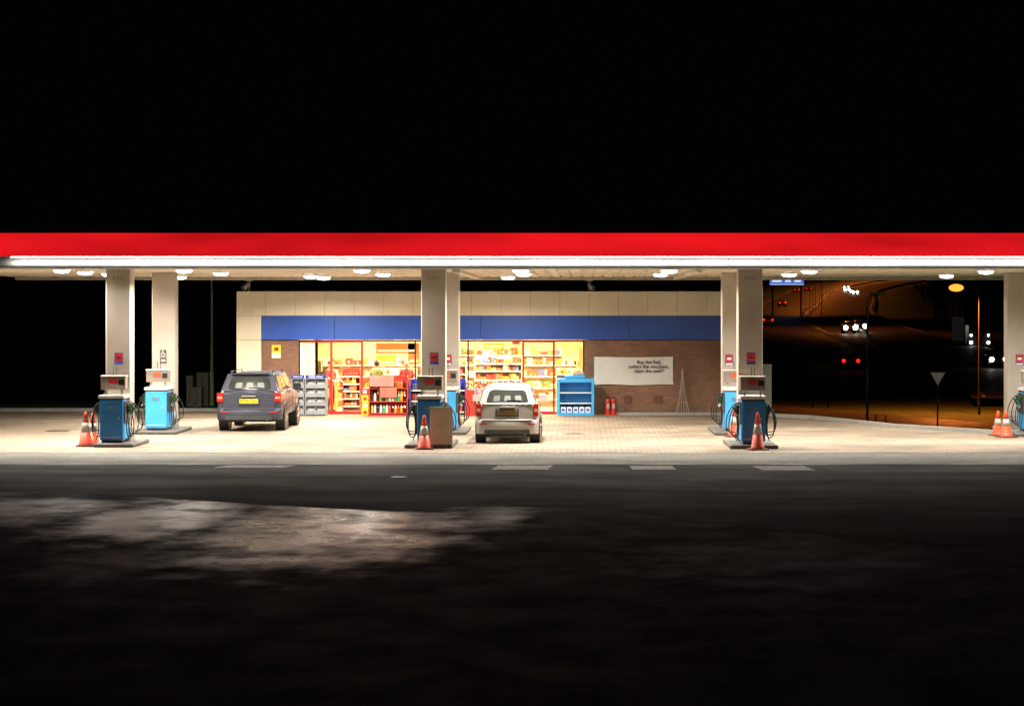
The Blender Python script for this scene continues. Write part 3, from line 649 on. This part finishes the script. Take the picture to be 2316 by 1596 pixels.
    if detail:
        mb=MB(); c=Vector(bil(rq,.5,.25)); mb.box(-.02,.35,c.y-.05,c.y-.03,c.z-.01,c.z+.01,dark)
        mb.cyl((W*.55,-.04,zb-.02),(W*.55,.2,zb-.02),.03,steel,8); mb.box(-W*.7,W*.7,.3,Lh-.4,zb-.10,zb+.02,dark)
        for sd in (-1,1): mb.box(sd*W*.80-.004,sd*W*.80+.004,-.012,.02,zt+.01,zbelt-.1,dark)
        mb.box(-W*.78,W*.78,-.005,.06,zbelt-.035,zbelt-.028,dark)
        for yy in (Lh*.33,Lh*.50): mb.box(W*.995,W*1.002,yy,yy+.008,zb+.1,zbelt-.08,dark)
        mb.box(W*.995,W*1.008,.9,Lh*.7,zb+.28,zb+.33,trim)
        mb.build('details',s)
        if P.get('rails'):
            mb=MB()
            for sd in (-1,1): mb.tube([(sd*wt*.88,yt0+.1,zr-.02),(sd*wt*.88,yt0+.2,zr+.05),(sd*wt*.88,yt1-.3,zr+.05),(sd*wt*.88,yt1-.15,zr-.02)],.018,dark)
            mb.box(-wt*.8,wt*.8,yt0-.10,yt0+.06,zr-.035,zr-.005,paint)
            mb.build('roof_rails',s)
    r=P['r']
    for yy in P['ax']:
        for sd in (-1,1):
            w=empty('wheel',(sd*(W-.11),yy,r)); w.parent=s
            mb=MB(); n=28; vs=[];prof=[(.20,-.11),(r-.04,-.115),(r-.005,-.09),(r,0),(r-.005,.09),(r-.04,.115),(.21,.11)]
            for rr,xx in prof:
                for i in range(n): a=2*math.pi*i/n; vs.append((xx,rr*math.cos(a),rr*math.sin(a)))
            mb.raw(vs,[(j*n+i,(j+1)*n+i,(j+1)*n+(i+1)%n,j*n+(i+1)%n) for j in range(len(prof)-1) for i in range(n)],rubber)
            mb.cyl((-.09,0,0),(sd*.085,0,0),.205,M('hub_dark',(.06,.06,.06),.4),20)
            for k in range(5):
                a=2*math.pi*k/5; mb.cyl((sd*.10,0,0),(sd*.10,.2*math.cos(a),.2*math.sin(a)),.035,steel,6)
            mb.build('tyre_and_rim',w,smooth=False)
            mb=MB(); a,b=sorted((sd*(W-.26),sd*(W+.004))); mb.cyl((a,yy,r+.01),(b,yy,r+.01),r+.06,dark,28); mb.build('wheel_arch',s)
    if headlights:
        hm=M('headlight_on',(1,1,1),.3,emit=(1,.93,.82),es=14); mb=MB()
        for sd in (-1,1): mb.ball((sd*W*.72,Lh-.1,.68),hr,hm,12)
        mb.build('headlights',s)
    return s
suvP=dict(L=4.75,W=1.87,zb=.36,belt=1.16,roof=1.64,wt=1.34,gh=(.12,.42,2.9,3.5),rw=(.12,.88,.14,.84),sw=((.05,.26),(.30,.53),(.57,.80)),rear_y=0,bump=.66,bmat=None,
  tlx=.90,tlz=(.84,1.09),tlw=.17,plate=(.86,.02,yellowp,'BT06 OJK'),r=.37,ax=(.95,3.73),rails=True,handle=steel)
suvpaint=M('suv_blue_grey_paint',(.075,.080,.11),.28,.35,var=.06); suvP['bmat']=M('suv_bumper',(.055,.06,.085),.4,.1)
car('parked_suv',(-9.32,64.2,.02),0,suvpaint,suvP)
hatP=dict(L=3.85,W=1.66,zb=.27,belt=1.04,roof=1.49,wt=1.14,cb=.13,gh=(.10,.40,2.3,3.1),rw=(.12,.88,.10,.80),sw=((.06,.28),(.32,.58),(.62,.86)),rear_y=0,bump=.62,
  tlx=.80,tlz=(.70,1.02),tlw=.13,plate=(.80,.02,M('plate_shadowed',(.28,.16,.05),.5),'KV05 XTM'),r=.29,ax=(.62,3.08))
silver=M('silver_paint',(.42,.39,.35),.35,.15,var=.05)
car('parked_hatchback',(-1.85,58.5,.02),0,silver,hatP)

# ---------------------------------------------------------------- background left
def cabinet(x,y,w,d,h,m,z=None):
    z=tz(x,y) if z is None else z
    s=empty('utility_cabinet',(x,y,z)); mb=MB(); mb.box(-w/2,w/2,-d/2,d/2,0,h,m); mb.box(-w/2-.02,w/2+.02,-d/2-.02,d/2+.02,h,h+.05,m); mb.box(-.008,.008,-d/2-.006,-d/2,.08,h-.06,dark); mb.box(-w/2+.03,-.02,-d/2-.008,-d/2,.1,.14,dark); mb.build('cabinet',s,bevel=.01)
gc=M('cabinet_green_grey',(.30,.31,.22),.6)
cabinet(-14.1,82.5,.22,.4,1.05,gc); cabinet(-13.72,83,.42,.45,1.16,gc); cabinet(-13.75,82,.32,.35,.66,gc)
def lamp_post(name,x,y,h,m,lit=None,arm=(-1.0,0),head=.35,z=None):
    z=tz(x,y) if z is None else z
    s=empty(name,(x,y,z)); mb=MB(); mb.cyl((0,0,-.2),(0,0,1.2),.085,m,10); mb.cyl((0,0,1.2),(0,0,h-.3),.06,m,10,.04)
    mb.tube([(0,0,h-.35),(arm[0]*.1,arm[1]*.1,h-.08),(arm[0]*.4,arm[1]*.4,h),(arm[0],arm[1],h+.05)],.035,m)
    mb.box(arm[0]-head,arm[0]+head*.6,arm[1]-.12,arm[1]+.12,h+.03,h+.14,m); mb.build('post',s)
    if lit:
        mb=MB(); mb.ball((arm[0]-head*.3,arm[1],h-.05),lit,M('sodium_lens',(1,.5,.1),.5,emit=(1,.21,.025),es=3.0),14,.5); mb.build('lens',s,smooth=True)
    return s
postm=M('galvanised_post',(.5,.6,.30),.5,.1)
postd=M('dark_post',(.04,.035,.03),.7)
lamp_post('lamp_post',-13.4,83,5.25,postm,None,(-.4,0))
cabinet(6.05,75.6,.62,.8,1.6,M('shed_grey',(.25,.25,.23),.6),0)
lamp_post('lamp_post',11.85,93.6,6.9,postm,None,(.5,0))
cabinet(11.65,92.5,.38,.4,1.25,gc); cabinet(11.1,93.5,.4,.4,.7,gc)
mb=MB(); s=empty('metal_hoop_frame',(12.25,92.5,tz(12.25,92.5))); mb.tube([(-.2,0,0),(-.2,0,2.0),(.2,0,2.0),(.2,0,0)],.03,postm); mb.box(-.18,.18,-.02,.02,.2,1.2,gc); mb.build('frame',s)
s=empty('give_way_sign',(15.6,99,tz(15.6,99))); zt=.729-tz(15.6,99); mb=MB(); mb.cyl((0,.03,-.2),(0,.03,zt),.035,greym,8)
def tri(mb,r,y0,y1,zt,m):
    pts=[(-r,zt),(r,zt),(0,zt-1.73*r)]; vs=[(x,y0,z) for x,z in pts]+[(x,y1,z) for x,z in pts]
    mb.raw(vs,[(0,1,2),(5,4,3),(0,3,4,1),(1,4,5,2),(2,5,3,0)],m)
tri(mb,.33,-.01,.0,zt,M('sign_red_glow',(.5,.2,.15),.6,emit=(.20,.13,.09),es=.3)); tri(mb,.24,-.02,-.011,zt-.045,M('sign_white_glow',(.8,.78,.7),.6,emit=(.3,.3,.26),es=.18)); mb.build('sign',s)  # weak emission stands in for canopy light falling on the sign
def ribbon(name,path,w,m,dz,marks=False):
    P=[Vector(p) for p in path]; pts=[]
    for i in range(len(P)-1):
        p0=P[max(i-1,0)];p1=P[i];p2=P[i+1];p3=P[min(i+2,len(P)-1)]
        for k in range(12):
            t=k/12; pts.append(.5*((2*p1)+(p2-p0)*t+(2*p0-5*p1+4*p2-p3)*t*t+(3*p1-p0-3*p2+p3)*t**3))
    pts.append(P[-1])
    def edge(offs,dz2,wd):
        vs=[]
        for i,p in enumerate(pts):
            d=(pts[min(i+1,len(pts)-1)]-pts[max(i-1,0)]).normalized(); n=Vector((d.y,-d.x))
            for o in (offs-wd/2,offs+wd/2): q=p+n*o; vs.append((q.x,q.y,tz(q.x,q.y)+dz2))
        return vs,[(2*i,2*i+1,2*i+3,2*i+2) for i in range(len(pts)-1)]
    e=empty(name); mb=MB(); v,f=edge(0,dz,w); mb.raw(v,f,m); mb.build('surface',e)
    if marks:
        mb=MB()
        for o in (-w/2+.8,w/2-.8): v,f=edge(o,dz+.05,.25); mb.raw(v,f,M('motorway_line',(.4,.4,.38),.7))
        mb.build('road_markings',e)
ribbon('slip_road',[(8,150),(16,130),(21,118),(29,106),(44,98)],8,far_asph,.25)
A=[(130,1050),(79.7,760),(45.7,500),(28.6,350),(25,260),(22,200),(17,165)]
B=[(152,1050),(94,760),(66,560),(48,420),(38.5,300),(37,220),(36,175),(33,150)]
ribbon('motorway_carriageway',A,14,far_asph,.6,True); ribbon('motorway_carriageway',B,14,far_asph,.6,True)
s=empty('crash_barrier'); mb=MB(); pts=[(38.5,330),(36.5,300),(34.5,270),(32,235),(29,205)]
for (a,b),(c,d) in zip(pts,pts[1:]):
    za,zc=tz(a,b)+.9,tz(c,d)+.9
    mb.raw([(a,b,za),(c,d,zc),(c,d,zc+.35),(a,b,za+.35)],[(0,1,2,3)],M('barrier_steel',(.5,.48,.42),.5)); mb.cyl((a,b,za-1),(a,b,za+.3),.08,greym,6)
mb.build('rail',s)
def sodium(x,y,h,p,arm=(-1,0),lens=.25,lit=True,ang=160):
    s=lamp_post('street_lamp',x,y,h,postd,lens if lit else None,arm)
    l=bpy.data.lights.new('sodium','SPOT'); l.energy=p; l.color=(1,.24,.035); l.spot_size=math.radians(ang); l.spot_blend=.5; l.shadow_soft_size=.3
    o=bpy.data.objects.new('lamp_light',l); o.location=(arm[0]-.1,arm[1],h-.45); o.parent=s; COL.objects.link(o)
sodium(24.6,140,7.85,9000,(-1.3,0),.46)
mid=[(400,40),(500,52),(560,60),(620,68),(690,77),(760,87),(850,101),(950,119),(1050,141)]
yy=430
while yy<1040:
    sodium(interp(yy,mid),yy,14,8500*(yy/600),(-1.5,0),.25,True,150); yy+=32
sodium(33,310,13,3500,(2,0))
# distant trees
def trees(name,x0,x1,y0,y1,h,n):
    s=empty(name); mb=MB(); tm=[M('dark_foliage',(.05,.06,.02),.8),M('dark_foliage2',(.09,.085,.03),.8)]; br=M('bark',(.08,.05,.03),.9)
    for i in range(n):
        x=random.uniform(x0,x1); y=random.uniform(y0,y1); z=tz(x,y); H=h*random.uniform(.6,1.15); R=H*.32
        mb.cyl((x,y,z-.3),(x+random.uniform(-.4,.4),y,z+H*.7),.22,br,6,.06)
        for b in range(4): a=random.uniform(0,6.3); mb.cyl((x,y,z+H*(.3+.1*b)),(x+R*.7*math.cos(a),y+R*.7*math.sin(a),z+H*(.5+.12*b)),.09,br,4,.02)
        cl=[(random.gauss(0,R*.45),random.gauss(0,R*.45),H*random.uniform(.4,.95)) for _ in range(7)]
        for k in range(170):
            c=random.choice(cl); p=Vector((x+c[0]+random.gauss(0,R*.25),y+c[1]+random.gauss(0,R*.25),z+c[2]+random.gauss(0,H*.06)))
            u=Vector((random.gauss(0,1),random.gauss(0,1),random.gauss(0,1))).normalized()*random.uniform(.2,.5); v=u.orthogonal().normalized()*random.uniform(.15,.4)
            mb.raw([p-u,p+v,p+u,p-v],[(0,1,2,3)],random.choice(tm))
    mb.build('foliage_and_trunks',s)
trees('distant_trees',60,100,370,430,10,40)
# motorway signs
s=empty('motorway_sign',(35,400,tz(35,400))); mb=MB(); z0=7.8-tz(35,400); mb.box(-1.5,4.5,0,.1,z0,z0+2.2,M('motorway_blue',(.03,.08,.4),.5,emit=(.07,.15,.55),es=1.0))  # lighting of the sign face is put in as an even glow
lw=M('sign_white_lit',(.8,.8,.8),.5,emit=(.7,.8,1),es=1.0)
mb.box(-1.45,4.45,-.02,-.001,z0+.03,z0+.12,lw); mb.box(-1.45,4.45,-.02,-.001,z0+2.08,z0+2.17,lw)
for a,b,z in ((-1.1,.6,.5),(1.2,2.2,.5),(2.8,4,.5),(-.9,1.4,1.2),(2,3.7,1.2)): mb.box(a,b,-.02,-.001,z0+z,z0+z+.35,lw)
mb.cyl((-1,.2,0),(-1,.2,z0+2),.15,greym); mb.cyl((4,.2,0),(4,.2,z0+2),.15,greym); mb.build('panel',s)
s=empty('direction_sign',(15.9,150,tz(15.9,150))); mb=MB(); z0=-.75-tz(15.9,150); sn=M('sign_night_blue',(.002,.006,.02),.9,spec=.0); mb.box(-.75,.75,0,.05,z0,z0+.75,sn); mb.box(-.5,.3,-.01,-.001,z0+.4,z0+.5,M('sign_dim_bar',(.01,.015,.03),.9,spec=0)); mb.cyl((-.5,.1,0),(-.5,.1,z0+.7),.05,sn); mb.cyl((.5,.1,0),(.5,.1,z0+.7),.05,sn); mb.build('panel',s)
darkpaint=M('dark_car_paint',(.05,.05,.06),.3,.3)
def distant(x,y,front,hr=.22):
    z=tz(x,y)+.6
    s=car('moving_car',(x,y,z),math.pi if front else 0,darkpaint,hatP,headlights=front,detail=False,hr=hr)
    if not front:
        mb=MB(); tl=M('tail_light_on',(1,.05,.02),.4,emit=(1,.02,.015),es=1.6)
        for sd in (-1,1): mb.ball((sd*.62,-.08,.85),.17,tl,10)
        mb.build('lit_tail_lamps',s)
distant(36.9,204,True); distant(36.6,300,True,.3); distant(34.6,294,True,.3); distant(82,700,True,.4); distant(87,745,True,.4); distant(79,655,True,.4); distant(80,668,True,.4)
distant(23.4,196,False); distant(27.4,330,False); distant(44.7,500,False); distant(66,690,False); distant(72,715,False)
x,y=44.0,250; s=empty('lorry',(x,y,tz(x,y)+.2)); mb=MB(); hm=M('headlight_on',(1,1,1)); mb.box(-1.2,1.2,0,2.2,.5,2.7,darkpaint); mb.box(-1.25,1.25,2.4,11,.9,3.6,M('lorry_box',(.06,.06,.06),.6)); mb.box(-1.1,1.1,-.02,0,1.6,2.4,glassm)
for yy in (.9,7,8.5,9.8):
    for sd in (-1,1): mb.cyl((sd*.9,yy,.5),(sd*1.2,yy,.5),.5,rubber,16)
for sd in (-1,1): mb.ball((sd*.95,-.05,.8),.17,hm,10); mb.ball((sd*.95,-.05,1.6),.12,hm,10)
mb.build('body',s)

# ---------------------------------------------------------------- world + camera
w=bpy.data.worlds.new('World'); sc.world=w; w.use_nodes=True; bg=w.node_tree.nodes['Background']
bg.inputs[0].default_value=(.25,.35,.5,1); bg.inputs[1].default_value=.0012
cd=bpy.data.cameras.new('Camera'); cam=bpy.data.objects.new('Camera',cd); COL.objects.link(cam); sc.camera=cam
cam.location=(0,0,3.46); cam.rotation_euler=(math.pi/2,0,0); cd.lens=80; cd.sensor_width=36; cd.shift_x=-152/2316; cd.shift_y=-98/2316; cd.clip_end=6000; cd.clip_start=.5
sc.view_settings.view_transform='Standard'; sc.view_settings.look='None'; sc.view_settings.exposure=0
